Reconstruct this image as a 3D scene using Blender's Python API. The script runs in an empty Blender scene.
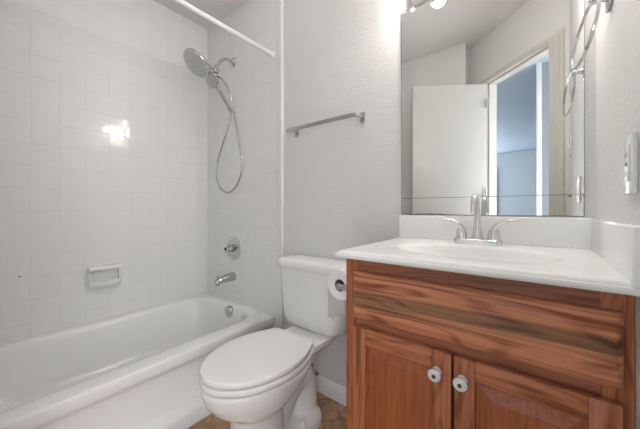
import bpy, bmesh, math, random
from mathutils import Vector, Matrix
random.seed(4)
S = bpy.context.scene
C = S.collection
H = 1.012          # camera height over the floor; shapes below are given with z measured from the camera's height
PI = math.pi

# ------------------------------------------------------------------ camera, world, exposure
cam = bpy.data.cameras.new('camera'); camo = bpy.data.objects.new('camera', cam); C.objects.link(camo)
cam.sensor_width = 36; cam.lens = 36 * 279.67 / 640; cam.shift_y = -5.83 / 640
cam.clip_start = 0.005
camo.location = (0, -1.22, H); camo.rotation_euler = (PI / 2, 0, 0.6669)
S.camera = camo
W = bpy.data.worlds.new('world'); S.world = W; W.use_nodes = True
W.node_tree.nodes['Background'].inputs[0].default_value = (.6, .75, 1, 1)
W.node_tree.nodes['Background'].inputs[1].default_value = 0.3
S.view_settings.view_transform = 'Standard'; S.view_settings.look = 'None'
S.view_settings.gamma = 1; S.view_settings.use_curve_mapping = False
S.view_settings.exposure = 0.12
BULB = 114.0        # vanity globes
DAY = 7.0          # window of the bedroom, and the unseen one added in its left wall
HALL_FILL = 2.0        # added hall window, out of view, frontal fill through the doorway
HALL_END_FILL = 4.8       # added window at the hall end, out of view, fill for the tub side
def area_light(name, loc, size, power, col, rot=(0, 0, 0)):
    d = bpy.data.lights.new(name, 'AREA'); d.shape = 'RECTANGLE'; d.size, d.size_y = size; d.energy = power; d.color = col
    o = bpy.data.objects.new(name, d); C.objects.link(o); o.location = loc; o.rotation_euler = rot
area_light('tub_ceiling_fill', (-1.32, -.62, H + 1.43), (.75, .75), 0.9, (1, .98, .95))  # added soft fill over the tub, no fixture is there

# ------------------------------------------------------------------ materials
MATS = {}
class N:
    def __init__(s, name):
        s.m = bpy.data.materials.new(name); s.m.use_nodes = True; s.t = s.m.node_tree
        s.b = s.t.nodes['Principled BSDF']; MATS[name] = s.m
    def n(s, typ, **k):
        x = s.t.nodes.new(typ)
        for a, v in k.items():
            if hasattr(x, a): setattr(x, a, v)
            else: x.inputs[a.replace('_', ' ')].default_value = v
        return x
    def l(s, a, b): s.t.links.new(a, b)
    def math(s, op, a, b=None, c=None):
        x = s.t.nodes.new('ShaderNodeMath'); x.operation = op
        for i, v in enumerate((a, b, c)):
            if v is None: continue
            if isinstance(v, (int, float)): x.inputs[i].default_value = v
            else: s.l(v, x.inputs[i])
        return x.outputs[0]
    def range(s, v, a, b, c, d, kind='SMOOTHSTEP'):
        x = s.t.nodes.new('ShaderNodeMapRange'); x.interpolation_type = kind
        s.l(v, x.inputs[0])
        for i, q in enumerate((a, b, c, d)): x.inputs[i + 1].default_value = q
        return x.outputs[0]
    def mix(s, f, a, b):
        x = s.t.nodes.new('ShaderNodeMix'); x.data_type = 'RGBA'
        if isinstance(f, (int, float)): x.inputs[0].default_value = f
        else: s.l(f, x.inputs[0])
        for i, v in ((6, a), (7, b)):
            if isinstance(v, tuple): x.inputs[i].default_value = (*v, 1)
            else: s.l(v, x.inputs[i])
        return x.outputs[2]
    def bump(s, h, strength, dist):
        x = s.n('ShaderNodeBump'); x.inputs['Strength'].default_value = strength; x.inputs['Distance'].default_value = dist
        s.l(h, x.inputs['Height']); return x
    def set(s, col=None, rough=None, metal=None, **k):
        if col is not None:
            if isinstance(col, tuple): s.b.inputs['Base Color'].default_value = (*col, 1)
            else: s.l(col, s.b.inputs['Base Color'])
        if rough is not None: s.b.inputs['Roughness'].default_value = rough
        if metal is not None: s.b.inputs['Metallic'].default_value = metal
        for a, v in k.items(): s.b.inputs[a.replace('_', ' ')].default_value = v
        return s
    def noise(s, co, scale, detail=3, rough=.5, dist=0):
        x = s.n('ShaderNodeTexNoise'); x.inputs['Scale'].default_value = scale; x.inputs['Detail'].default_value = detail
        x.inputs['Roughness'].default_value = rough; x.inputs['Distortion'].default_value = dist
        if co is not None: s.l(co, x.inputs['Vector'])
        return x.outputs[0]
    def co(s, kind='Object'):
        if kind == 'Position': return s.n('ShaderNodeNewGeometry').outputs['Position']
        return s.n('ShaderNodeTexCoord').outputs[kind]
    def mapping(s, co, scale, loc=(0, 0, 0)):
        x = s.n('ShaderNodeMapping'); x.inputs['Scale'].default_value = scale; x.inputs['Location'].default_value = loc
        s.l(co, x.inputs['Vector']); return x.outputs[0]

def simple(name, col, rough=.5, metal=0, var=.04, scale=20, **k):
    a = N(name); nz = a.noise(a.co(), scale, 4)
    c = a.mix(nz, tuple(x * (1 - var) for x in col), tuple(min(1, x * (1 + var)) for x in col))
    a.set(c, rough, metal, **k); return a
def paint(name, col, bump=.25, rough=.6):
    a = N(name); p = a.co('Position')
    n1 = a.noise(p, 95, 3, .55); n2 = a.noise(p, 260, 2)
    h = a.math('ADD', a.range(n1, .42, .66, 0, 1), a.math('MULTIPLY', n2, .3))
    a.l(a.bump(h, bump, .004).outputs[0], a.b.inputs['Normal'])
    n3 = a.noise(p, 1.7, 2)
    a.set(a.mix(n3, tuple(x * .985 for x in col), col), rough); return a
def tile(name, axes, o, pitch):
    a = N(name); sp = a.n('ShaderNodeSeparateXYZ'); a.l(a.co('Position'), sp.inputs[0])
    ds = []; ids = []
    for ax, oo, pp in zip(axes, o, pitch):
        q = a.math('SUBTRACT', sp.outputs[ax], oo - 40 * pp)
        ds.append(a.math('PINGPONG', q, pp / 2)); ids.append(a.math('FLOOR', a.math('DIVIDE', q, pp)))
    d = a.math('MINIMUM', *ds)
    edge = a.range(d, .0012, .0042, 0, 1)
    wob = a.noise(a.co('Position'), 9, 1)
    # every tile sits at a slightly different tilt
    cb = a.n('ShaderNodeCombineXYZ'); a.l(ids[0], cb.inputs[0]); a.l(ids[1], cb.inputs[1])
    wn = a.n('ShaderNodeTexWhiteNoise'); wn.noise_dimensions = '2D'; a.l(cb.outputs[0], wn.inputs['Vector'])
    sv = a.n('ShaderNodeSeparateColor'); a.l(wn.outputs['Color'], sv.inputs[0])
    tx = a.math('MULTIPLY', sp.outputs[axes[0]], a.math('SUBTRACT', sv.outputs[0], .5))
    tz = a.math('MULTIPLY', sp.outputs[axes[1]], a.math('SUBTRACT', sv.outputs[1], .5))
    h = a.math('ADD', a.math('MULTIPLY', edge, .0005), a.math('MULTIPLY', wob, .0035))
    h = a.math('ADD', h, a.math('MULTIPLY', a.math('ADD', tx, tz), .0028))
    a.l(a.bump(h, 1, 1.0).outputs[0], a.b.inputs['Normal'])
    g = a.range(d, .0008, .0018, 0, 1)
    a.set(a.mix(g, (.83, .826, .815), (.865, .862, .855)), .12, **{'Specular_IOR_Level': .45}); return a
def oak(name, ax, light=(.50, .185, .078), dark=(.27, .085, .032), seed=0, streak=None, figure=1.0):
    a = N(name); co = a.co()
    def st(al, ac):
        return tuple(al if i == ax else ac for i in range(3))
    m1 = a.mapping(co, st(1.5, 11.0 * figure), (seed, seed * .7, seed * 1.3))
    f = a.noise(m1, 1.0, 1.5, .4, .35)
    band = a.math('PINGPONG', a.math('MULTIPLY', f, 27), 1)
    band = a.range(band, .45, .95, 0, 1)
    m2 = a.mapping(co, st(7, 320), (seed, 0, 0)); pores = a.range(a.noise(m2, 1, 3, .6), .50, .68, 0, 1)
    m3 = a.mapping(co, st(2.4, 95), (0, seed, 0)); fine = a.range(a.noise(m3, 1, 3), .36, .64, 0, 1)
    big = a.noise(a.mapping(co, st(.8, 5), (seed * 2, 1, 3)), 1, 1)
    k = a.math('ADD', a.math('MULTIPLY', band, .42), a.math('MULTIPLY', fine, .52))
    k = a.math('ADD', k, a.math('MULTIPLY', pores, .22))
    k = a.math('ADD', k, a.math('MULTIPLY', a.math('SUBTRACT', big, .5), .45))
    k = a.range(k, .14, .92, 0, 1, 'LINEAR'); c = a.mix(k, light, dark)
    if streak:
        sp = a.n('ShaderNodeSeparateXYZ'); a.l(co, sp.inputs[0])
        zz = a.math('ADD', sp.outputs[2], a.math('MULTIPLY', sp.outputs[0], -.028))
        zz = a.math('ADD', zz, a.math('MULTIPLY', a.math('SUBTRACT', f, .5), .045))
        zz = a.math('ADD', zz, a.math('MULTIPLY', a.math('SUBTRACT', fine, .5), .006))
        d = a.math('ABSOLUTE', a.math('SUBTRACT', zz, streak[0]))
        mk = a.range(d, streak[1] * .72, streak[1], 1, 0)
        dk = a.mix(k, (.30, .155, .075), (.085, .034, .012))
        c = a.mix(a.math('MULTIPLY', mk, .92), c, dk)
    a.l(a.bump(pores, .15, .0006).outputs[0], a.b.inputs['Normal'])
    a.set(c, .34, **{'Specular_IOR_Level': .45}); return a
def emit(name, col, strength):
    a = N(name); a.set((.9, .9, .9), .3); a.b.inputs['Emission Color'].default_value = (*col, 1)
    a.b.inputs['Emission Strength'].default_value = strength; return a

paint('wall_paint', (.77, .763, .752), .2); paint('ceiling_paint', (.80, .79, .775), .2)
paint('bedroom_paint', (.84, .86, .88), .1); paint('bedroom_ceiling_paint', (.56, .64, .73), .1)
tile('tile_side', (1, 2), (-.320, .107 + H), (.1145, .1186)); tile('tile_end', (0, 2), (-2.11, .107 + H), (.1145, .1186))
simple('trim_white', (.88, .875, .86), .3); simple('casing_cream', (.62, .60, .555), .35)
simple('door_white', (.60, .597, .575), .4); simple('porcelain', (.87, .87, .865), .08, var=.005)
simple('tub_enamel', (.93, .93, .925), .16, var=.005); simple('seat_plastic', (.92, .915, .90), .22, var=.005)
simple('marble', (.93, .928, .92), .13, var=.002, scale=4); simple('chrome', (.62, .62, .62), .09, 1, .02)
simple('brushed_nickel', (.52, .51, .50), .24, 1, .03); simple('bright_nickel', (.76, .755, .74), .17, 1, .02); simple('dull_chrome', (.55, .55, .55), .2, 1, .03)
simple('rod_white', (.86, .85, .84), .3); simple('black_rubber', (.015, .015, .016), .5)
simple('dark_gap', (.05, .05, .05), .6); simple('paper', (.86, .86, .86), .9, var=.02, scale=90)
simple('cardboard', (.42, .37, .31), .8); simple('plastic_white', (.80, .80, .79), .2); simple('dark_slot', (.06, .06, .06), .5)
simple('knob_ceramic', (.80, .79, .76), .12); simple('brass_screw', (.10, .09, .08), .35, .8)
simple('mirror_edge', (.16, .17, .17), .35, .3); simple('carpet', (.42, .39, .36), .95, var=.15, scale=400)
simple('kick_dark', (.10, .045, .022), .6); simple('chip', (.12, .11, .10), .8)
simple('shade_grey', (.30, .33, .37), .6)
a = N('mirror_silver'); a.set((.86, .87, .86), 0.0, 1.0)
oak('oak_x', 0, (.55, .205, .095), (.24, .075, .03), 1.7); oak('oak_z', 2, (.52, .185, .08), (.23, .068, .026), 3.1); oak('oak_rail', 0, (.40, .145, .075), (.20, .062, .028), 7.7, figure=1.6)
oak('oak_drawer', 0, (.66, .265, .135), (.24, .07, .027), 5.3, streak=(.747, .020))
oak('oak_panel', 2, (.43, .128, .048), (.31, .088, .032), 9.2, figure=1.3); oak('oak_y', 1, seed=4.4)
emit('bulb_glow', (1.0, .955, .89), BULB); emit('window_glow', (.80, .90, 1.0), DAY); emit('hall_fill_glow', (.93, .96, 1.0), HALL_FILL); emit('hall_end_fill_glow', (.95, .97, 1.0), HALL_END_FILL)
a = MATS['paper'] and N('tissue'); a.set((.88, .88, .88), .9)
tr = a.n('ShaderNodeBsdfTranslucent'); tr.inputs['Color'].default_value = (.9, .9, .9, 1); ms = a.n('ShaderNodeMixShader'); ms.inputs[0].default_value = .7
a.l(a.b.outputs[0], ms.inputs[1]); a.l(tr.outputs[0], ms.inputs[2]); a.l(ms.outputs[0], a.t.nodes['Material Output'].inputs['Surface'])
# floor: brown mottled vinyl tiles laid on the diagonal
a = N('floor_vinyl'); p = a.co('Position')
rt = a.n('ShaderNodeMapping'); rt.inputs['Rotation'].default_value = (0, 0, PI / 4); a.l(p, rt.inputs['Vector'])
sp = a.n('ShaderNodeSeparateXYZ'); a.l(rt.outputs[0], sp.inputs[0])
d = a.math('MINIMUM', a.math('PINGPONG', sp.outputs[0], .076), a.math('PINGPONG', sp.outputs[1], .076))
n1 = a.noise(p, 22, 5, .65, 1.2); n2 = a.noise(p, 5, 2)
c = a.mix(a.range(n1, .35, .68, 0, 1), (.26, .14, .07), (.58, .38, .22)); c = a.mix(a.math('MULTIPLY', n2, .5), c, (.56, .32, .17))
a.set(a.mix(a.range(d, .001, .003, 0, 1), (.22, .13, .075), c), .35)
# shower face with rubber nozzles
a = N('nozzle_face'); v = a.n('ShaderNodeTexVoronoi'); v.voronoi_dimensions = '2D'; v.inputs['Scale'].default_value = 78; v.inputs['Randomness'].default_value = .2
pj = a.n('ShaderNodeCombineXYZ')
for i_, dv_ in enumerate(((1, 0, 0), (0, .75, -.66))):
    dn = a.n('ShaderNodeVectorMath'); dn.operation = 'DOT_PRODUCT'; a.l(a.co(), dn.inputs[0]); dn.inputs[1].default_value = dv_; a.l(dn.outputs['Value'], pj.inputs[i_])
a.l(pj.outputs[0], v.inputs['Vector'])
a.set(a.mix(a.range(v.outputs[0], .25, .4, 0, 1), (.30, .30, .31), (.60, .60, .60)), .3, .35)

# ------------------------------------------------------------------ mesh helpers
ROOT = {}
def mesh(name, bm, mats, parent=None, loc=None, sharp=35, smooth=True):
    """link a bmesh (z from camera height) as one object"""
    me = bpy.data.meshes.new(name)
    bmesh.ops.recalc_face_normals(bm, faces=bm.faces[:])
    o = bpy.data.objects.new(name, me); C.objects.link(o)
    if parent is not None: base = ROOT[parent.name]; o.parent = parent
    else:
        base = Vector(loc) if loc else Vector((0, 0, 0))
        o.location = base + Vector((0, 0, H))
    ROOT[o.name] = base
    for v in bm.verts: v.co -= base
    if smooth:
        for f in bm.faces: f.smooth = True
    bm.to_mesh(me); bm.free()
    if smooth: me.set_sharp_from_angle(angle=math.radians(sharp))
    for m in (mats if isinstance(mats, (list, tuple)) else [mats]): me.materials.append(MATS[m])
    return o
def tag(o, label=None, cat=None, group=None, kind=None):
    if label: o['label'] = label
    if cat: o['category'] = cat
    if group: o['group'] = group
    if kind: o['kind'] = kind
    return o
def thing(name, label, cat, loc, group=None):
    o = bpy.data.objects.new(name, None); C.objects.link(o); o.empty_display_size = .05
    o.location = Vector(loc) + Vector((0, 0, H)); ROOT[o.name] = Vector(loc)
    return tag(o, label, cat, group)
def struct(name, bm, mat, parent=None, **k):
    return tag(mesh(name, bm, mat, parent, **k), kind='structure')
def B(): return bmesh.new()
def box(bm, x0, x1, y0, y1, z0, z1, bev=0, seg=2, mi=0, M=None):
    vs = [bm.verts.new((x, y, z)) for z in (z0, z1) for y in (y0, y1) for x in (x0, x1)]
    fs = [bm.faces.new([vs[i] for i in q]) for q in ((0, 1, 3, 2), (4, 5, 7, 6), (0, 1, 5, 4), (2, 3, 7, 6), (0, 2, 6, 4), (1, 3, 7, 5))]
    for f in fs: f.material_index = mi
    bmesh.ops.recalc_face_normals(bm, faces=fs)
    if bev:
        es = list({e for f in fs for e in f.edges})
        r = bmesh.ops.bevel(bm, geom=es, offset=bev, segments=seg, profile=.5, affect='EDGES')
        for f in r['faces']: f.material_index = mi
        vs = list({v for f in r['faces'] for v in f.verts} | {v for v in vs if v.is_valid})
    if M is not None:
        for v in vs: v.co = M @ v.co
    return vs
def loft(bm, loops, cap0=True, cap1=True, closed=True, mi=0):
    R = [[bm.verts.new(p) for p in L] for L in loops]
    n = len(R[0])
    for a_, b_ in zip(R, R[1:]):
        for i in range(n if closed else n - 1):
            j = (i + 1) % n
            f = bm.faces.new((a_[i], a_[j], b_[j], b_[i])); f.material_index = mi
    if cap0: bm.faces.new(R[0][::-1]).material_index = mi
    if cap1: bm.faces.new(R[-1]).material_index = mi
    return R
def frame(d):
    d = Vector(d).normalized(); u = d.cross(Vector((0, 0, 1)))
    if u.length < 1e-3: u = Vector((1, 0, 0))
    u.normalize(); return d, u, d.cross(u).normalized()
def lathe(bm, prof, o, axis, seg=28, mi=0, cap=True):
    """prof: (distance along axis, radius)"""
    d, u, w = frame(axis); o = Vector(o)
    loft(bm, [[o + d * h + (u * math.cos(t) + w * math.sin(t)) * max(r, 1e-4) for t in [2 * PI * i / seg for i in range(seg)]] for h, r in prof], cap, cap, mi=mi)
def catmull(P, n=8):
    P = [Vector(p) for p in P]; Q = [P[0] * 2 - P[1]] + P + [P[-1] * 2 - P[-2]]; out = []
    for i in range(1, len(Q) - 2):
        for k in range(n):
            t = k / n; a_, b_, c_, d_ = Q[i - 1:i + 3]
            out.append(.5 * (2 * b_ + (c_ - a_) * t + (2 * a_ - 5 * b_ + 4 * c_ - d_) * t * t + (3 * b_ - a_ - 3 * c_ + d_) * t ** 3))
    return out + [P[-1]]
def tube(bm, P, r, seg=12, smooth=0, mi=0, flat=1.0):
    if smooth: 
        if isinstance(r, (list, tuple)):
            r = [r[min(int(i / smooth), len(r) - 2)] * (1 - (i / smooth - min(int(i / smooth), len(r) - 2))) + r[min(int(i / smooth), len(r) - 2) + 1] * (i / smooth - min(int(i / smooth), len(r) - 2)) for i in range((len(P) - 1) * smooth + 1)]
        P = catmull(P, smooth)
    P = [Vector(p) for p in P]; L = []; u = None
    for i, p in enumerate(P):
        d = (P[min(i + 1, len(P) - 1)] - P[max(i - 1, 0)]).normalized()
        if u is None: d, u, w = frame(d)
        else:
            u = (u - d * u.dot(d)).normalized(); w = d.cross(u)
        rr = r[i] if isinstance(r, (list, tuple)) else r
        L.append([p + (u * math.cos(t) + w * math.sin(t) * flat) * rr for t in [2 * PI * k / seg for k in range(seg)]])
    loft(bm, L, mi=mi)
def torus(bm, o, axis, R, r, n=40, seg=10, u0=None):
    d, u, w = frame(axis); o = Vector(o)
    Rg = []
    for i in range(n):
        t = 2 * PI * i / n; c = u * math.cos(t) + w * math.sin(t)
        Rg.append([bm.verts.new(o + c * (R + r * math.cos(s)) + d * r * math.sin(s)) for s in [2 * PI * k / seg for k in range(seg)]])
    for i in range(n):
        for k in range(seg):
            bm.faces.new((Rg[i][k], Rg[(i + 1) % n][k], Rg[(i + 1) % n][(k + 1) % seg], Rg[i][(k + 1) % seg]))
def rrect(x0, x1, y0, y1, r, z, n=8):
    r = min(r, (x1 - x0) / 2 - 1e-4, (y1 - y0) / 2 - 1e-4); P = []
    for cx, cy, a0 in ((x1 - r, y1 - r, 0), (x0 + r, y1 - r, 90), (x0 + r, y0 + r, 180), (x1 - r, y0 + r, 270)):
        for k in range(n + 1):
            t = math.radians(a0 + 90 * k / n); P.append(Vector((cx + r * math.cos(t), cy + r * math.sin(t), z)))
    return P
def ball(bm, o, r, sq=(1, 1, 1), seg=24, mi=0):
    o = Vector(o); L = []
    for i in range(seg // 2 + 1):
        t = PI * i / (seg // 2)
        L.append([o + Vector((max(math.sin(t), 1e-3) * math.cos(q) * r * sq[0], max(math.sin(t), 1e-3) * math.sin(q) * r * sq[1], -math.cos(t) * r * sq[2])) for q in [2 * PI * k / seg for k in range(seg)]])
    loft(bm, L, mi=mi)

# ------------------------------------------------------------------ room shell
FL, CE = -H, 1.445
XL, XR, YR = -2.11, .137, -1.49          # left wall, right wall, far tub end
WX = -.512                                # where the short return wall stands
DK = 1.145                               # the door wall is the 45 degree plane x - y = DK
bm = B(); box(bm, XL - .1, XR + .1, -1.98, .1, FL - .06, FL); struct('floor', bm, 'floor_vinyl', smooth=False)
bm = B(); box(bm, XL - .1, XR + .1, -1.98, .1, CE, CE + .06); struct('ceiling', bm, 'ceiling_paint', smooth=False)
bm = B(); box(bm, XL - .1, XL, YR - .1, .1, FL, CE); wl = struct('wall_left', bm, 'tile_side', smooth=False)
bm = B(); lathe(bm, [(0, .004), (.0012, .003)], (XL, -1.045, -.35), (1, 0, 0), 9); mesh('chip', bm, 'chip', wl)
bm = B(); box(bm, XL, XR + .1, 0, .1, FL, CE); wb = struct('wall_back', bm, 'wall_paint', smooth=False)
bm = B(); box(bm, XL, -1.262, -.007, 0, FL, CE); struct('tile_surround', bm, 'tile_end', wb, smooth=False)
bm = B(); box(bm, XR, XR + .1, -1.008, 0, FL, CE); struct('wall_right', bm, 'wall_paint', smooth=False)
bm = B(); box(bm, XL, WX, YR - .1, YR, FL, CE); wr = struct('wall_rear', bm, 'wall_paint', smooth=False)
bm = B(); box(bm, XL, -1.262, YR, YR + .007, FL, 1.05); struct('tile_surround', bm, 'tile_end', wr, smooth=False)
bm = B(); box(bm, WX - .1, WX, WX - DK - .02, YR - .1, FL, CE); struct('wall_return', bm, 'wall_paint', smooth=False)
bm = B(); box(bm, -1.276, -1.246, -.014, 0, FL, CE, .004); struct('trim_1', bm, 'trim_white')

def diag(s0, s1, d0, d1, z0, z1, bev=0, bm=None):
    """box along the diagonal door wall: s = x distance from the right wall, d = depth behind the room face"""
    bm = bm or B(); e = Vector((-1, -1, 0)) / math.sqrt(2); nrm = Vector((1, -1, 0)) / math.sqrt(2)
    o = Vector((XR, XR - DK, 0)); q = math.sqrt(2)
    M = Matrix(((e.x, nrm.x, 0, o.x), (e.y, nrm.y, 0, o.y), (0, 0, 1, 0), (0, 0, 0, 1)))
    box(bm, s0 * q, s1 * q, d0, d1, z0, z1, bev, 2, 0, M); return bm
SA, SB, DT = .092, .512, 1.062           # opening from s = SA to SB, head at DT
bm = diag(-.06, SA - .012, 0, .115, FL, CE); diag(SB + .012, XR - WX, 0, .115, FL, CE, bm=bm)
diag(SA - .012, SB + .012, 0, .115, DT + .017, CE, bm=bm); struct('wall_door', bm, 'wall_paint', smooth=False)
# jambs, head and moulded casing on the room side
bm = diag(SA - .012, SA, -.002, .117, FL, DT); diag(SB, SB + .012, -.002, .117, FL, DT, bm=bm); diag(SA - .012, SB + .012, -.002, .117, DT, DT + .017, bm=bm)
diag(SB - .008, SB, .04, .075, FL, DT, bm=bm); diag(SA - .0, SA + .003, .04, .075, FL, DT, bm=bm); diag(SA, SB, .04, .075, DT - .010, DT, bm=bm)
fr = struct('door_frame', bm, 'casing_cream')
bm = B()
for a0, a1, dd in ((.018, .040, -.016), (.038, .064, -.013), (.062, SA - .004, -.009)):
    diag(a0, a1, dd, 0, FL, DT + .01, .002, bm); diag(SB + SA - a1, SB + SA - a0, dd, 0, FL, DT + .01, .002, bm)
diag(.018, SB + SA - .018, -.009, 0, DT + .004, DT + .034, .002, bm); struct('trim_2', bm, 'casing_cream')
# door leaf, opened into the room
hx, hy = -.367, -1.514; fx, fy = -.868, -1.194
dv = Vector((fx - hx, fy - hy, 0)); L_ = dv.length; dv.normalize(); nv = Vector((dv.y, -dv.x, 0))   # nv points away from the mirror
if nv.y > 0: nv = -nv
M = Matrix(((dv.x, nv.x, 0, hx), (dv.y, nv.y, 0, hy), (0, 0, 1, 0), (0, 0, 0, 1)))
bm = B(); box(bm, 0, L_, 0, .034, FL + .008, DT - .004, .002, 2, 0, M); dr = struct('door_1', bm, 'door_white')
for zz in (.85, .1, -.75):
    bm = B(); lathe(bm, [(0, .006), (.075, .006)], (hx + .008, hy + .012, zz), (0, 0, 1), 10); mesh('hinge', bm, 'brushed_nickel', dr)
# baseboards
def baseboard(name, x0, x1, y):
    bm = B(); prof = [(0, FL), (-.013, FL), (-.013, FL + .055), (-.011, FL + .062), (-.007, FL + .068), (-.005, FL + .080), (0, FL + .084)]
    loft(bm, [[Vector((x, y + py, pz)) for py, pz in prof] for x in (x0, x1)]); struct(name, bm, 'trim_white', sharp=25)
baseboard('baseboard_back', -1.236, -.482, 0)
bm = B(); box(bm, XR - .012, XR, -1.0, -.52, FL, FL + .084, .003); struct('baseboard_right', bm, 'trim_white')

# bedroom beyond the doorway, seen only in the mirror
bx0, bx1, by = -3.4, 2.6, -7.5
bm = B(); box(bm, bx0, bx1, by, -1.0, FL - .07, FL - .005); 
for v in bm.verts: pass
struct('bedroom_floor', bm, 'carpet', smooth=False)
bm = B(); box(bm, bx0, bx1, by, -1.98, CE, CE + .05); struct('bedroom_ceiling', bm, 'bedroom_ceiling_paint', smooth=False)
bm = B(); box(bm, bx0, bx1, by - .1, by, FL, CE); struct('wall_bedroom_far', bm, 'bedroom_paint', smooth=False)
bm = B(); box(bm, bx0 - .1, bx0, by, -1.98, FL, CE); struct('wall_bedroom_left', bm, 'bedroom_paint', smooth=False)
bm = B(); box(bm, bx0, WX - .1, -1.98, -1.9, FL, CE); struct('wall_bedroom_near', bm, 'bedroom_paint', smooth=False)
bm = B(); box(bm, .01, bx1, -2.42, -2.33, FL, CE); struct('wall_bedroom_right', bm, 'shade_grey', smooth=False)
bm = B(); box(bm, -.030, .012, -2.435, -2.315, FL, CE, .003); struct('trim_3', bm, 'trim_white')
bm = B(); box(bm, XR + .1, bx1, -1.08, -1.0, FL, CE); struct('wall_hall', bm, 'bedroom_paint', smooth=False)
bm = B(); box(bm, bx1, bx1 + .1, by, -1.0, FL, CE); struct('wall_bedroom_end', bm, 'bedroom_paint', smooth=False)
def window(name, x0, x1, y0, y1, z0, z1, frm, glow='window_glow'):
    bm = B(); box(bm, x0, x1, y0, y1, z0, z1); w = struct(name, bm, glow, smooth=False)
    bm = B()
    for f in frm: box(bm, *f, .004)
    struct('window_frame', bm, 'trim_white', w)
window('window_1', -2.2, -.93, by, by + .012, -.5, 1.05,
       [(-2.24, -2.2, by, by + .04, -.54, 1.09), (-.93, -.89, by, by + .04, -.54, 1.09), (-2.2, -.93, by, by + .04, .30, .34), (-2.2, -.93, by, by + .04, 1.05, 1.09), (-2.2, -.93, by, by + .05, -.54, -.5)])
window('fill_window_bedroom', bx0, bx0 + .012, -7.0, -5.2, -.5, 1.05,  # unseen window added to brighten the bedroom's far wall
       [(bx0, bx0 + .04, -7.04, -7.0, -.54, 1.09), (bx0, bx0 + .04, -5.2, -5.16, -.54, 1.09), (bx0, bx0 + .04, -7.0, -5.2, 1.05, 1.09), (bx0, bx0 + .05, -7.0, -5.2, -.54, -.5)])
window('fill_window_hall', .22, 1.2, -2.34, -2.325, -.75, 1.05,  # glowing window added as frontal fill for toilet, back wall and vanity
       [(.18, .22, -2.33, -2.30, -.79, 1.09), (1.2, 1.24, -2.33, -2.30, -.79, 1.09), (.22, 1.2, -2.33, -2.30, 1.05, 1.09), (.22, 1.2, -2.33, -2.30, -.79, -.75), (.22, 1.2, -2.325, -2.30, .13, .17)], 'hall_fill_glow')
bm = B(); box(bm, 1.3, 1.4, -2.33, -1.0, FL, CE); struct('wall_hall_end', bm, 'bedroom_paint', smooth=False)
window('fill_window_hall_end', 1.285, 1.305, -2.2, -1.15, -.85, 1.05,  # glowing window added to light the tub apron and left wall
       [(1.27, 1.30, -2.24, -2.2, -.89, 1.09), (1.27, 1.30, -1.15, -1.11, -.89, 1.09), (1.27, 1.30, -2.2, -1.15, 1.05, 1.09), (1.27, 1.30, -2.2, -1.15, -.89, -.85), (1.27, 1.285, -2.2, -1.15, .08, .12)], 'hall_end_fill_glow')

# ------------------------------------------------------------------ bathtub
TX = -1.300
t = thing('bathtub', 'white built-in bathtub along the tiled left wall with a flat front rim', 'bathtub', (-1.7, -.72, FL))
bm = B(); x0, y0, y1 = XL + .002, YR + .009, -.009
DX = -.017
outer = [(-1.277, FL), (-1.277, -.955), (-1.283, -.945), (-1.312, -.928), (-1.322, -.90), (-1.322, -.76), (-1.316, -.742), (-1.303, -.731), (-1.300, -.722), (-1.2995, -.687), (-1.301, -.6805), (-1.305, -.6775), (-1.311, -.6765)]
loops = [rrect(x0, x + (DX if z > -.94 else 0), y0, y1, .004, z) for x, z in outer]
inner = [(-2.070, -1.398, -1.42, -.040, .16, -.676), (-2.060, -1.412, -1.41, -.050, .165, -.679), (-2.050, -1.425, -1.40, -.058, .17, -.687), (-2.044, -1.435, -1.39, -.066, .17, -.703), (-2.038, -1.442, -1.37, -.074, .17, -.73), (-2.028, -1.450, -1.34, -.084, .17, -.79), (-2.010, -1.465, -1.28, -.102, .16, -.88), (-1.992, -1.485, -1.21, -.125, .15, -.935), (-1.96, -1.515, -1.15, -.16, .14, -.962), (-1.90, -1.57, -1.06, -.23, .13, -.970)]
loops += [rrect(a0, a1, b0, b1, r, z) for a0, a1, b0, b1, r, z in inner]
loft(bm, loops, True, True); mesh('tub_body', bm, 'tub_enamel', t, sharp=50)
bm = B(); o = (-1.712, -.074, -.722); ax = Vector((0, -1, -.10)).normalized()
lathe(bm, [(-.02, .038), (.004, .041), (.010, .038), (.013, .030), (.009, .015), (.015, .011), (.016, .002)], o, ax, 28)
mesh('overflow_plate', bm, 'dull_chrome', t)
bm = B(); lathe(bm, [(0, .026), (.004, .026), (.006, .02)], (-1.73, -.27, -.9705), (0, 0, 1)); mesh('drain', bm, 'chrome', t)

# ------------------------------------------------------------------ soap dish on the left wall
t = thing('soap_dish', 'white ceramic soap dish set into the tiled left wall', 'soap dish', (XL, -.688, -.414))
bm = B(); ya, yb, za, zb = -.776, -.601, -.483, -.345
def yz(x, i, r=.02): return [Vector((x, p.x, p.y)) for p in rrect(ya + i, yb - i, za + i, zb - i, r, 0, 5)]
loft(bm, [yz(XL, 0), yz(XL + .008, 0), yz(XL + .014, .005), yz(XL + .015, .010), yz(XL + .013, .015, .015), yz(XL + .004, .020, .012)], True, True)
mesh('backplate', bm, 'porcelain', t)
bm = B(); box(bm, XL + .006, XL + .052, ya + .003, yb - .003, zb - .027, zb - .001, .010, 4); mesh('top_ledge', bm, 'porcelain', t)
bm = B(); L = []
for q in [i / 12 for i in range(13)]:
    y = ya + .008 + (yb - ya - .016) * q; bul = .030 + .032 * math.sin(PI * q) ** .6; x1 = XL + bul
    L.append([Vector((XL + .004, y, za + .016)), Vector((x1 - .012, y, za + .014)), Vector((x1, y, za + .024)), Vector((x1 + .002, y, za + .044)), Vector((x1 - .004, y, za + .049)), Vector((x1 - .009, y, za + .043)), Vector((x1 - .013, y, za + .030)), Vector((XL + .004, y, za + .030))])
loft(bm, L); mesh('tray', bm, 'porcelain', t, sharp=45)
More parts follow.
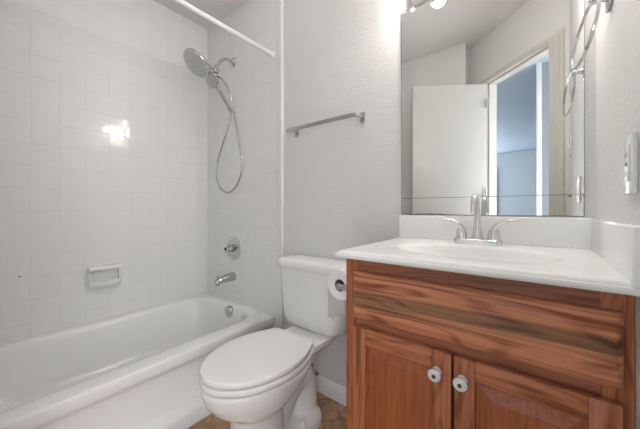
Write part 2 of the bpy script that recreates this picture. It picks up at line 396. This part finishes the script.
for s in (ya + .012, yb - .012):
    bm = B(); box(bm, XL + .006, XL + .030, s - .007, s + .007, za + .02, zb - .01, .004); mesh('side_post', bm, 'porcelain', t)
for k in range(4):
    bm = B(); y = -.735 + k * .031; tube(bm, [(XL + .012, y, za + .031), (XL + .045, y, za + .031)], .004, 8); mesh('rib', bm, 'porcelain', t)

# ------------------------------------------------------------------ shower fittings
PX = -1.757
t = thing('overhead_shower', 'chrome rain shower head on a bent arm near the top of the tiled end wall', 'shower head', (PX, 0, 1.06))
bm = B(); lathe(bm, [(.007, .036), (.013, .036), (.022, .028), (.030, .014)], (PX, 0, 1.062), (0, -1, 0)); mesh('flange', bm, 'chrome', t)
bm = B(); tube(bm, [(PX, -.015, 1.062), (PX, -.06, 1.066), (PX, -.10, 1.045), (PX, -.13, 1.005), (PX, -.155, .965)], .0115, 12, 6); mesh('arm', bm, 'chrome', t)
nr = Vector((-.02, -.66, -.75)).normalized(); hc = Vector((PX + .008, -.292, .940))
bm = B(); lathe(bm, [(-.050, .016), (-.044, .024), (-.034, .045), (-.022, .078), (-.010, .092), (.003, .095), (.007, .092), (.008, .087)], hc, nr, 40); rh = mesh('rain_head', bm, 'chrome', t)
bm = B(); lathe(bm, [(.0065, .087), (.010, .085), (.0105, .05), (.0105, .002)], hc, nr, 40); mesh('spray_face', bm, 'nozzle_face', rh)
bm = B(); tube(bm, [hc - nr * .03, hc - nr * .05 + Vector((0, .02, -.015)), (PX, -.21, .935), (PX, -.175, .935)], [.020, .026, .024, .022], 14, 5); mesh('neck', bm, 'chrome', t)
bm = B(); lathe(bm, [(-.038, .014), (-.036, .025), (-.005, .028), (-.004, .023), (.004, .023), (.005, .028), (.036, .025), (.040, .012)], (PX, -.165, .938), (0, .35, -1), 22)
lathe(bm, [(-.046, .014), (-.044, .020), (.044, .020), (.046, .014)], (PX, -.165, .938), (1, 0, 0), 18); mesh('diverter', bm, 'chrome', t)
bm = B()
for dz in (-.012, .0, .012): torus(bm, (PX, -.165 - dz * .35 - .0, .938 + dz), (0, .35, -1), .0268, .0030, 24, 6)

for dx in (-.034, -.012, .012, .034): torus(bm, (PX + dx, -.165, .938), (1, 0, 0), .0195, .0032, 24, 6)
mesh('diverter_grip', bm, 'dark_gap', t)
bm = B(); lathe(bm, [(0, .012), (.03, .014), (.045, .018), (.05, .012)], (PX, -.17, .915), (.12, -.25, -1), 16); mesh('cradle', bm, 'chrome', t)

t = thing('hand_shower', 'small chrome hand shower in its cradle with a looping metal hose', 'hand shower', (-1.74, -.17, .83))
hn = Vector((.34, -.84, -.40)).normalized(); ho = Vector((-1.706, -.205, .848))
bm = B(); lathe(bm, [(-.030, .012), (-.026, .024), (-.012, .042), (0, .047), (.006, .046), (.008, .042)], ho, hn, 28)
hh = mesh('spray_head', bm, 'chrome', t)
bm = B(); lathe(bm, [(.0065, .041), (.0095, .039), (.010, .002)], ho, hn, 28); mesh('spray_face', bm, 'nozzle_face', hh)
bm = B(); tube(bm, [ho - hn * .016, (-1.715, -.155, .812), (-1.722, -.11, .765), (-1.729, -.045, .690)], [.019, .0165, .0145, .013], 14, 6); mesh('handle', bm, 'chrome', t)
HP = [(-1.752, -.17, .915), (-1.665, -.13, .854), (-1.66, -.11, .806), (-1.658, -.08, .692), (-1.615, -.07, .501), (-1.582, -.07, .361), (-1.576, -.07, .26), (-1.627, -.07, .162), (-1.72, -.07, .114), (-1.819, -.07, .143), (-1.878, -.07, .226), (-1.873, -.065, .337), (-1.822, -.06, .457), (-1.762, -.05, .587), (-1.729, -.045, .690)]
HP[1] = (-1.69, -.145, .875)
bm = B(); P = catmull(HP, 14); tube(bm, P, [.0072 if i % 2 else .0058 for i in range(len(P))], 10); mesh('hose', bm, 'brushed_nickel', t, sharp=80)

t = thing('shower_valve', 'round chrome single-handle shower valve on the tiled end wall', 'valve', (PX, 0, -.287))
bm = B(); lathe(bm, [(.007, .087), (.011, .087), (.016, .080), (.019, .055), (.020, .03)], (PX, 0, -.287), (0, -1, 0), 40); mesh('escutcheon', bm, 'chrome', t)
bm = B(); torus(bm, (PX, -.019, -.287), (0, 1, 0), .056, .0025, 40, 6); mesh('escutcheon_ring', bm, 'dull_chrome', t)
bm = B(); lathe(bm, [(.018, .030), (.045, .026), (.052, .024), (.068, .030), (.072, .026), (.074, .01)], (PX, 0, -.287), (0, -1, 0), 24)
tube(bm, [(PX, -.06, -.287), (PX + .03, -.065, -.283), (PX + .055, -.066, -.280)], [.011, .009, .008], 10, 4); mesh('handle', bm, 'chrome', t)
bm = B(); lathe(bm, [(.073, .012), (.0755, .011), (.076, .002)], (PX, 0, -.287), (0, -1, 0), 16); mesh('handle_cap', bm, 'dark_gap', t)

t = thing('tub_spout', 'brushed nickel tub spout above the bathtub drain', 'spout', (PX, 0, -.495))
bm = B(); L = []
for y, zc, w, h in ((-.006, -.493, .030, .031), (-.012, -.493, .031, .032), (-.05, -.494, .028, .029), (-.10, -.499, .024, .024), (-.128, -.505, .021, .021), (-.142, -.512, .018, .022), (-.150, -.516, .013, .018), (-.152, -.517, .006, .010)):
    L.append([Vector((PX + w * math.cos(q), y, zc + h * math.sin(q))) for q in [2 * PI * k / 20 for k in range(20)]])
loft(bm, L); lathe(bm, [(0, .012), (.022, .012)], (PX, -.135, -.512), (0, 0, -1), 14); mesh('spout_body', bm, 'brushed_nickel', t)
bm = B(); tube(bm, [(PX, -.137, -.49), (PX, -.137, -.468)], .004, 10); ball(bm, (PX, -.137, -.464), .0075, seg=12); mesh('diverter_knob', bm, 'brushed_nickel', t)

t = thing('curtain_rod', 'white shower curtain rod above the front rim of the bathtub', 'rod', (-1.334, -.72, .977))
bm = B(); tube(bm, [(-1.334, YR + .003, .977), (-1.334, -.009, .977)], .0125, 20); mesh('rod', bm, 'rod_white', t)
for y, s in ((-.007, -1), (YR, 1)):
    bm = B(); lathe(bm, [(.0, .018), (.005, .018), (.018, .016), (.022, .0135)], (-1.334, y, .977), (0, s, 0), 20); mesh('end_cup', bm, 'rod_white', t)

# ------------------------------------------------------------------ towel bar on the back wall
t = thing('towel_bar', 'flat brushed towel bar on the wall above the toilet', 'towel bar', (-.91, 0, .45))
bm = B(); box(bm, -1.150, -.698, -.072, -.062, .441, .461, .002); mesh('bar', bm, 'brushed_nickel', t)
for x in (-1.132, -.690):
    bm = B(); box(bm, x - .012, x + .012, -.007, 0, .425, .477, .002); pl = mesh('wall_plate', bm, 'dull_chrome', t)
    s = 1 if x > -.9 else -1
    bm = B(); tube(bm, [(x, -.006, .452), (x, -.03, .452), (x - .012, -.055, .452), (x - .012, -.066, .452)], [.009, .007, .007, .008], 12, 4); mesh('post', bm, 'dull_chrome', pl)

# ------------------------------------------------------------------ toilet
QX = -.905
t = thing('toilet', 'white two-piece toilet with closed lid between tub and wooden vanity', 'toilet', (QX, -.40, FL))
def egg(hw, yf, yb, z, n=48, yc=None, p=2.0, pb=2.6):
    yc = yc if yc is not None else yb + (yf - yb) * .42; P = []
    for k in range(n):
        a_ = 2 * PI * k / n; s, c_ = math.sin(a_), math.cos(a_)
        e = p if c_ > 0 else pb
        x = math.copysign(abs(s) ** (2 / e), s) * hw; y = yc + (yf - yc if c_ > 0 else yb - yc) * abs(c_) ** (2 / e)
        P.append(Vector((QX + x, y, z)))
    return P
bm = B()
loft(bm, [egg(.106, -.604, -.40, FL, pb=3), egg(.105, -.602, -.40, -.97, pb=3), egg(.102, -.594, -.40, -.90, pb=3), egg(.103, -.592, -.40, -.83, pb=3), egg(.107, -.600, -.41, -.79, pb=3), egg(.130, -.638, -.385, -.762), egg(.153, -.674, -.345, -.733), egg(.169, -.699, -.295, -.695), egg(.178, -.710, -.265, -.655), egg(.177, -.709, -.26, -.638)])
# deck under the tank
loft(bm, [rrect(QX - .045, QX + .045, -.36, -.20, .04, -.77), rrect(QX - .058, QX + .058, -.37, -.15, .04, -.72), rrect(QX - .090, QX + .090, -.37, -.095, .04, -.67), rrect(QX - .116, QX + .116, -.37, -.055, .04, -.645), rrect(QX - .119, QX + .119, -.37, -.050, .04, -.612)])
# trapway and foot
tube(bm, [(QX, -.47, -.94), (QX, -.41, -.89), (QX, -.35, -.82), (QX, -.285, -.775), (QX, -.225, -.80), (QX, -.21, -.88), (QX, -.215, -.99)], [.078, .078, .076, .074, .071, .070, .074], 20, 6)
loft(bm, [rrect(QX - .106, QX + .106, -.56, -.150, .06, FL), rrect(QX - .106, QX + .106, -.56, -.150, .06, FL + .045), rrect(QX - .097, QX + .097, -.55, -.158, .055, FL + .060), rrect(QX - .075, QX + .075, -.53, -.18, .05, FL + .068)])
bw = mesh('bowl', bm, 'porcelain', t)
md = bw.modifiers.new('fuse', 'REMESH'); md.mode = 'VOXEL'; md.voxel_size = .006; md.use_smooth_shade = True
md = bw.modifiers.new('soften', 'SMOOTH'); md.factor = .5; md.iterations = 9
def seat_loop(hw, yf, yb, z, wb, yc=-.465, r=.03, inset=0):
    P = []; hw -= inset; yf += inset; yb -= inset; wb -= inset
    n = 40
    for k in range(n + 1):
        a_ = -PI / 2 + PI * k / n; P.append(Vector((QX + hw * math.sin(a_), yc - (yc - yf) * math.cos(a_) ** 1.0 * 1, z)))
    side = []
    for k in range(1, 13):
        q = k / 12; side.append((hw - (hw - wb) * q ** 2, yc + (yb - r - yc) * q))
    for k in range(1, 6):
        a_ = PI / 2 * k / 5; side.append((wb - r + r * math.cos(a_), yb - r + r * math.sin(a_)))
    P += [Vector((QX + x, y, z)) for x, y in side]; P += [Vector((QX - x, y, z)) for x, y in reversed(side)]
    return P
def slab(name, hw, yf, yb, wb, z0, z1, mat, e=.005, dome=.003):
    bm = B(); R = lambda i, z: seat_loop(hw, yf, yb, z, wb, inset=i)
    loft(bm, [R(e * 1.2, z0), R(e * .3, z0 + e * .5), R(0, z0 + e * 1.3), R(0, z1 - e * 1.3), R(e * .35, z1 - e * .35), R(e * 1.3, z1), R(.03, z1 + dome * .5), R(.08, z1 + dome)])
    return mesh(name, bm, mat, t, sharp=60)
slab('seat', .1795, -.7115, -.268, .140, -.6315, -.6110, 'seat_plastic', .003)
slab('lid', .1785, -.7095, -.262, .130, -.6042, -.586, 'seat_plastic', .0026)
for s in (-1, 1):
    bm = B(); box(bm, QX + s * .075 - .02, QX + s * .075 + .02, -.275, -.235, -.613, -.596, .006, 3); mesh('hinge', bm, 'seat_plastic', t)
    bm = B(); ball(bm, (QX + s * .083, -.30, FL + .060), .017, (1, 1, 1.1), 16); mesh('bolt_cap', bm, 'porcelain', t)
bm = B()
def tk(hw, yf, yb, r, z):
    hw += .007; P = rrect(QX - .008 - hw, QX - .008 + hw, yf, yb, r, z, 8)
    for p in P:
        if p.y < (yf + yb) / 2: p.y += -.012 + .012 * min(1, abs((p.x - QX) / hw)) ** 2 * 1.0
    return P
loft(bm, [tk(.11, -.140, -.035, .04, -.6150), tk(.155, -.152, -.028, .045, -.606), tk(.178, -.159, -.024, .05, -.588), tk(.190, -.162, -.022, .05, -.555), tk(.197, -.164, -.022, .05, -.48), tk(.205, -.167, -.020, .05, -.36), tk(.208, -.169, -.020, .05, -.300)])
mesh('tank', bm, 'porcelain', t, sharp=60)
bm = B()
loft(bm, [tk(.209, -.170, -.019, .05, -.310), tk(.216, -.177, -.017, .055, -.307), tk(.218, -.179, -.016, .055, -.300), tk(.218, -.179, -.016, .055, -.280), tk(.215, -.176, -.018, .055, -.270), tk(.205, -.166, -.026, .05, -.265), tk(.17, -.14, -.045, .04, -.262), tk(.10, -.11, -.065, .02, -.261)])
mesh('tank_lid', bm, 'porcelain', t, sharp=60)
# supply stop and hose by the wall
t = thing('supply_valve', 'small dark water supply hose behind the toilet base at the baseboard', 'valve', (-.80, -.02, -.86))
bm = B(); tube(bm, [(-.985, -.05, -.925), (-.965, -.065, -.935), (-.948, -.075, -.92), (-.965, -.085, -.76), (-1.03, -.09, -.66), (-1.032, -.09, -.640)], .006, 10, 5); mesh('hose', bm, 'black_rubber', t)
bm = B(); lathe(bm, [(0, .020), (.004, .018), (.006, .008), (.03, .008), (.034, .011), (.055, .011), (.057, .005)], (-.99, 0, -.925), (0, -1, 0), 16); mesh('stop_valve', bm, 'chrome', t)

# ------------------------------------------------------------------ vanity cabinet
VX0, VX1, VF, DF = -.489, .1365, -.462, -.481
ZT = -.150
t = thing('vanity_cabinet', 'reddish oak bathroom vanity cabinet with two raised panel doors', 'cabinet', (-.174, -.23, FL))
bm = B()
box(bm, VX0, VX0 + .018, VF, -.004, FL, ZT, .001, 1, 1)
box(bm, VX1 - .018, VX1, VF, -.004, FL, ZT, .001, 1, 1)
box(bm, VX0 + .018, VX1 - .018, VF + .06, VF + .075, FL, FL + .10, 0, 1, 2)
box(bm, VX0 + .018, VX1 - .018, VF + .02, -.004, FL + .10, FL + .115, 0, 1, 2)
box(bm, VX0 + .018, VX1 - .018, -.012, -.004, FL + .115, ZT, 0, 1, 2)
mesh('carcass', bm, ['oak_x', 'oak_z', 'kick_dark'], t)
bm = B()
for a0, a1 in ((VX0, VX0 + .045), (VX1 - .045, VX1)): box(bm, a0, a1, VF - .0005, VF + .019, FL + .10, ZT, .001, 1, 0)
for a0, a1 in ((-.205, ZT), (-.385, -.318), (FL + .10, FL + .15)): box(bm, VX0 + .045, VX1 - .045, VF, VF + .018, a0, a1, .0006, 1, 1)
mesh('face_frame', bm, ['oak_z', 'oak_rail'], t)
bm = B(); DX0, DX1 = -.456, .1205
P = lambda i, y: [Vector((p.x, y, p.y)) for p in rrect(DX0 + i, DX1 - i, -.334 + i, -.1905 - i, .002, 0, 2)]
loft(bm, [P(0, VF), P(0, DF + .008), P(.004, DF + .003), P(.010, DF), P(.02, DF - .0002)]); fd = mesh('false_drawer_front', bm, 'oak_drawer', t, sharp=20)
def door(x0, x1, ks, side):
    z0, z1 = FL + .125, -.3605; sw = .047; y0, y1 = VF, DF
    bm = B()
    for a0, a1 in ((x0, x0 + sw), (x1 - sw, x1)): box(bm, a0, a1, y1, y0 - .0005, z0, z1, .003, 2, 0)
    for a0, a1 in ((z0, z0 + sw), (z1 - sw, z1)): box(bm, x0 + sw - .0005, x1 - sw + .0005, y1 + .0003, y0 - .0005, a0, a1, .0022, 2, 1)
    d = mesh('door', bm, ['oak_z', 'oak_x'], t, sharp=25)
    bm = B(); Q = lambda i, y: [Vector((p.x, y, p.y)) for p in rrect(x0 + sw - .001 + i, x1 - sw + .001 - i, z0 + sw - .001 + i, z1 - sw + .001 - i, .001, 0, 1)]
    loft(bm, [Q(0, y0 - .002), Q(0, y1 + .009), Q(.006, y1 + .010), Q(.034, y1 + .002), Q(.0345, y1 + .0005), Q(.05, y1 + .0005)]); mesh('panel', bm, 'oak_panel', d, sharp=8)
    kx, kz = ks; bm = B()
    lathe(bm, [(-.001, .012), (.003, .0115), (.006, .007), (.014, .0065), (.017, .011), (.020, .0150), (.023, .0160), (.0265, .0150), (.029, .011), (.0295, .006)], (kx, DF, kz), (0, -1, 0), 28); k = mesh('knob', bm, 'knob_ceramic', d)
    bm = B(); torus(bm, (kx, DF - .0235, kz), (0, 1, 0), .0157, .0014, 32, 8); mesh('knob_rim', bm, 'dull_chrome', d)
    bm = B(); lathe(bm, [(.028, .0052), (.0305, .0046), (.031, .001)], (kx, DF, kz), (0, -1, 0), 16); mesh('knob_screw', bm, 'brass_screw', d)
    return d
tag(door(-.456, -.1715, (-.205, -.411), 1), 'left oak cabinet door with raised panel'); tag(door(-.1665, .1195, (-.147, -.411), -1), 'right oak cabinet door with raised panel')

# ------------------------------------------------------------------ countertop with moulded basin
t = thing('countertop', 'white cultured marble vanity top with moulded oval basin and splashes', 'countertop', (-.18, -.26, -.15))
cx0, cx1, cf, cb, ct = -.4976, XR - .0002, -.516, -.0005, -.127
EX, EY, EA, EB = -.172, -.278, .217, .148
n = 96; bm = B()
angs = [2 * PI * k / n for k in range(n)]
corner = [math.atan2(y - EY, x - EX) % (2 * PI) for x in (cx0, cx1) for y in (cf, cb)]
for c_ in corner:
    k = min(range(n), key=lambda i: abs(angs[i] - c_)); angs[k] = c_
def rect_pt(a_, i, z):
    c_, s = math.cos(a_), math.sin(a_); q = 1e9
    if c_ > 1e-9: q = min(q, (cx1 - i * 0 - EX) / c_)
    if c_ < -1e-9: q = min(q, (cx0 + i - EX) / c_)
    if s > 1e-9: q = min(q, (cb - EY) / s)
    if s < -1e-9: q = min(q, (cf + i - EY) / s)
    return Vector((EX + c_ * q, EY + s * q, z))
def ell(k, z, a_): 
    r = 1 / math.sqrt((math.cos(a_) / (EA * k)) ** 2 + (math.sin(a_) / (EB * k)) ** 2); return Vector((EX + r * math.cos(a_), EY + r * math.sin(a_), z))
loops = [[rect_pt(a_, i, z) for a_ in angs] for i, z in ((.004, ct - .022), (.0005, ct - .019), (0, ct - .013), (.001, ct - .0095), (.0045, ct - .0085), (.0055, ct - .006), (.0075, ct - .002), (.012, ct - .0002), (.018, ct))]
loops += [[ell(k, z, a_) for a_ in angs] for k, z in ((1.03, ct), (1.0, ct - .0008), (.975, ct - .004), (.95, ct - .012), (.90, ct - .035), (.82, ct - .065), (.68, ct - .095), (.48, ct - .115), (.25, ct - .124), (.11, ct - .126))]
loft(bm, loops, False, True)
bmesh.ops.holes_fill(bm, edges=[e for e in bm.edges if e.is_boundary]) if False else None
mesh('slab', bm, 'marble', t, sharp=50)
bm = B(); box(bm, cx0 + .001, cx1, -.020, -.001, ct - .001, -.029, .005, 3); mesh('backsplash', bm, 'marble', t)
bm = B(); box(bm, XR - .0135, cx1, cf - .002, -.0205, ct - .010, -.029, .005, 3); mesh('side_splash', bm, 'marble', t)
bm = B(); lathe(bm, [(-.004, .021), (.001, .022), (.002, .016), (-.001, .012)], (EX, EY, ct - .1255), (0, 0, 1), 24); mesh('drain', bm, 'chrome', t)

# ------------------------------------------------------------------ faucet
FX, FY = -.178, -.082
t = thing('faucet', 'brushed nickel two-handle centerset faucet on the white vanity top', 'faucet', (FX, FY, ct))
bm = B()
loft(bm, [rrect(FX - .078, FX + .078, FY - .024, FY + .024, .023, ct), rrect(FX - .078, FX + .078, FY - .024, FY + .024, .023, ct + .014), rrect(FX - .075, FX + .075, FY - .021, FY + .021, .020, ct + .018), rrect(FX - .06, FX + .06, FY - .012, FY + .012, .011, ct + .019)]); mesh('base', bm, 'bright_nickel', t, sharp=50)
bm = B(); tube(bm, [(FX, FY + .004, ct + .012), (FX, FY + .004, ct + .04), (FX, FY + .003, ct + .09), (FX, FY - .002, ct + .140), (FX, FY - .018, ct + .166), (FX, FY - .042, ct + .166), (FX, FY - .058, ct + .142), (FX, FY - .062, ct + .112)], [.023, .015, .0105, .0095, .0105, .0115, .0115, .0105], 18, 6); mesh('spout', bm, 'bright_nickel', t)
for s in (-1, 1):
    x = FX + s * .051
    bm = B(); lathe(bm, [(.012, .021), (.030, .0185), (.050, .0165), (.056, .012)], (x, FY, ct), (0, 0, 1), 22); h = mesh('handle', bm, 'bright_nickel', t)
    bm = B(); tube(bm, [(x - s * .004, FY, ct + .030), (x + s * .004, FY, ct + .062), (x + s * .024, FY - .004, ct + .080), (x + s * .050, FY - .008, ct + .088), (x + s * .070, FY - .010, ct + .090)], [.0155, .0125, .0080, .0062, .0055], 14, 6, flat=.75); mesh('lever', bm, 'bright_nickel', h)

# ------------------------------------------------------------------ mirror
t = thing('wall_mirror', 'large frameless mirror above the white backsplash with a stained lower edge', 'mirror', (-.19, 0, -.026))
mx0, mx1, mz0, mz1, seam = -.491, .1105, -.0255, .875, .0455
bm = B(); box(bm, mx0, mx1, -.005, -.001, seam + .0008, mz1); mesh('mirror_glass', bm, 'mirror_silver', t, smooth=False)
bm = B(); box(bm, mx0, mx1, -.005, -.001, mz0, seam - .0008); mesh('lower_strip', bm, 'mirror_silver', t, smooth=False)
bm = B(); box(bm, mx0, mx1, -.0042, -.001, seam - .0007, seam + .0007); mesh('seam_line', bm, 'mirror_edge', t, smooth=False)
bm = B()
def stain(pts):       # irregular flat desilvered patch on the glass, thin as the coating
    f = [bm.verts.new((x, -.0053, z)) for x, z in pts]; g = [bm.verts.new((x, -.0048, z)) for x, z in pts]
    bm.faces.new(f); bm.faces.new(g[::-1])
    for i in range(len(f)): j = (i + 1) % len(f); bm.faces.new((f[i], g[i], g[j], f[j]))
stain([(mx0, mz0), (mx1, mz0), (mx1, mz0 + .0015), (.06, mz0 + .003), (.03, mz0 + .002), (-.16, mz0 + .0012), (-.29, mz0 + .0025), (-.36, mz0 + .0055), (-.42, mz0 + .0045), (mx0, mz0 + .0015)])
stain([(mx1 - .002, mz0 + .002), (mx1, mz0 + .002), (mx1, seam), (mx1 - .003, seam), (mx1 - .0012, .03), (mx1 - .002, .01)])
stain([(mx0, mz0 + .002), (mx0 + .0016, mz0 + .002), (mx0 + .0016, mz1 - .03), (mx0, mz1 - .03)])
stain([(mx1 - .0012, seam), (mx1, seam), (mx1, mz1), (mx1 - .0012, mz1)])
stain([(.070, seam), (.079, seam), (.081, seam - .008), (.076, seam - .009)])
mesh('edge_stain', bm, 'mirror_edge', t, smooth=False)
for x in (mx0 + .04, mx1 - .06):
    bm = B(); box(bm, x, x + .02, -.009, 0, mz1 - .012, mz1 + .012, .002); mesh('clip', bm, 'plastic_white', t)

# ------------------------------------------------------------------ vanity light above the mirror
t = thing('vanity_light', 'white bar light with round glowing globe bulbs above the mirror', 'light', (-.18, 0, .94))
bm = B(); box(bm, -.435, .075, -.040, -.001, .886, .990, .006, 3); mesh('back_bar', bm, 'rod_white', t)
for x in (-.355, -.18, -.005):
    bm = B(); lathe(bm, [(0, .030), (.016, .028), (.02, .022), (.026, .020)], (x, -.038, .935), (0, -1, 0), 22); so = mesh('socket', bm, 'chrome', t)
    bm = B(); ball(bm, (x, -.090, .930), .032, seg=28); mesh('globe_bulb', bm, 'bulb_glow', so)

# ------------------------------------------------------------------ right wall fittings
t = thing('towel_ring', 'chrome towel ring hanging on the right wall beside the mirror', 'towel ring', (XR, -.2275, .52))
bm = B(); box(bm, XR - .008, XR, -.266, -.214, .493, .548, .004, 3); mesh('wall_plate', bm, 'chrome', t)
bm = B(); tube(bm, [(XR - .004, -.240, .522), (XR - .02, -.240, .523), (XR - .040, -.240, .522)], [.012, .008, .010], 14, 4); mesh('post', bm, 'chrome', t)
bm = B(); a_ = math.radians(10); yw = math.radians(-10)
nx = Vector((math.cos(a_) * math.cos(yw), -math.cos(a_) * math.sin(yw), -math.sin(a_)))
torus(bm, Vector((XR - .048, -.240, .443)), nx, .079, .0038, 56, 10); mesh('ring', bm, 'chrome', t)

t = thing('outlet_plate', 'white outlet cover plate on the right wall above the side splash', 'outlet', (XR, -.448, .084))
bm = B(); box(bm, XR - .0075, XR, -.484, -.412, .027, .138, .003, 3); mesh('cover_plate', bm, 'plastic_white', t)
bm = B(); box(bm, XR - .0095, XR - .006, -.465, -.431, .050, .117, .001); re = mesh('receptacle', bm, 'plastic_white', t)
for zz in (.066, .101):
    for yy in (-.453, -.443):
        bm = B(); box(bm, XR - .0098, XR - .009, yy - .001, yy + .001, zz - .005, zz + .004); mesh('slot', bm, 'dark_slot', re, smooth=False)
bm = B(); box(bm, XR - .0105, XR - .009, -.453, -.443, .080, .087, .0005); mesh('test_button', bm, 'dark_slot', re)
t = thing('light_switch', 'white light switch plate beside the door casing, seen in the mirror', 'switch', (XR, -.90, .35))
bm = B(); box(bm, XR - .006, XR, -.936, -.866, .297, .412, .003, 3); mesh('cover_plate', bm, 'plastic_white', t)
bm = B(); box(bm, XR - .014, XR - .005, -.906, -.896, .342, .366, .002); mesh('toggle', bm, 'plastic_white', t)

# ------------------------------------------------------------------ toilet paper on the side of the vanity
RX, RZ, RY0, RY1, RR = -.546, -.266, -.416, -.312, .0515
t = thing('paper_holder', 'metal toilet paper holder fixed to the side of the oak vanity', 'paper holder', (VX0, -.36, RZ))
for y, nm in ((RY0 - .012, 'arm'), (RY1 + .012, 'arm')):
    bm = B(); tube(bm, [(VX0 - .001, y, RZ), (VX0 - .03, y, RZ), (RX, y + (.004 if y < -.36 else -.004), RZ)], [.013, .009, .011], 14, 5); mesh('arm', bm, 'brushed_nickel', t)
bm = B(); tube(bm, [(RX, RY0 - .012, RZ), (RX, RY1 + .012, RZ)], .0095, 16); mesh('roller', bm, 'brushed_nickel', t)
t = thing('toilet_paper_roll', 'white toilet paper roll hanging on the holder beside the vanity', 'toilet paper', (RX, -.364, RZ))
bm = B(); n = 48
ring = lambda y, r: [Vector((RX + r * math.cos(q), y, RZ + r * math.sin(q))) for q in [2 * PI * k / n for k in range(n)]]
L = [ring(RY0 + .001, .0205), ring(RY0, .022), ring(RY0, RR - .001), ring(RY0 + .001, RR), ring(RY1 - .001, RR), ring(RY1, RR - .001), ring(RY1, .022), ring(RY1 - .001, .0205)]
R = loft(bm, L, False, False)
for i in range(n): bm.faces.new((R[-1][i], R[-1][(i + 1) % n], R[0][(i + 1) % n], R[0][i]))
ro = mesh('roll', bm, 'paper', t, sharp=40)
bm = B(); L = [ring(RY0 - .0005, .0200), ring(RY0 - .0005, .0212), ring(RY1 + .0005, .0212), ring(RY1 + .0005, .0200)]
R = loft(bm, L, False, False)
for i in range(n): bm.faces.new((R[-1][i], R[-1][(i + 1) % n], R[0][(i + 1) % n], R[0][i]))
mesh('cardboard_core', bm, 'cardboard', t)
bm = B(); cols = 14; F = []
for i in range(cols + 1):
    y = RY0 + .001 + (RY1 - RY0 - .002) * i / cols
    zb_ = -.402 + .006 * math.sin(i * 1.3) + random.uniform(-.003, .003) + (.010 if i < 3 else 0)
    q = [(RX - RR - .0008, RZ + .01), (RX - RR - .0010, RZ - .02), (RX - RR - .0002, RZ - .06), (RX - RR + .003, zb_)]
    F.append([bm.verts.new((x, y, z)) for x, z in q])
for i in range(cols):
    for k in range(3): bm.faces.new((F[i][k], F[i + 1][k], F[i + 1][k + 1], F[i][k + 1]))
mesh('loose_sheet', bm, 'tissue', t)
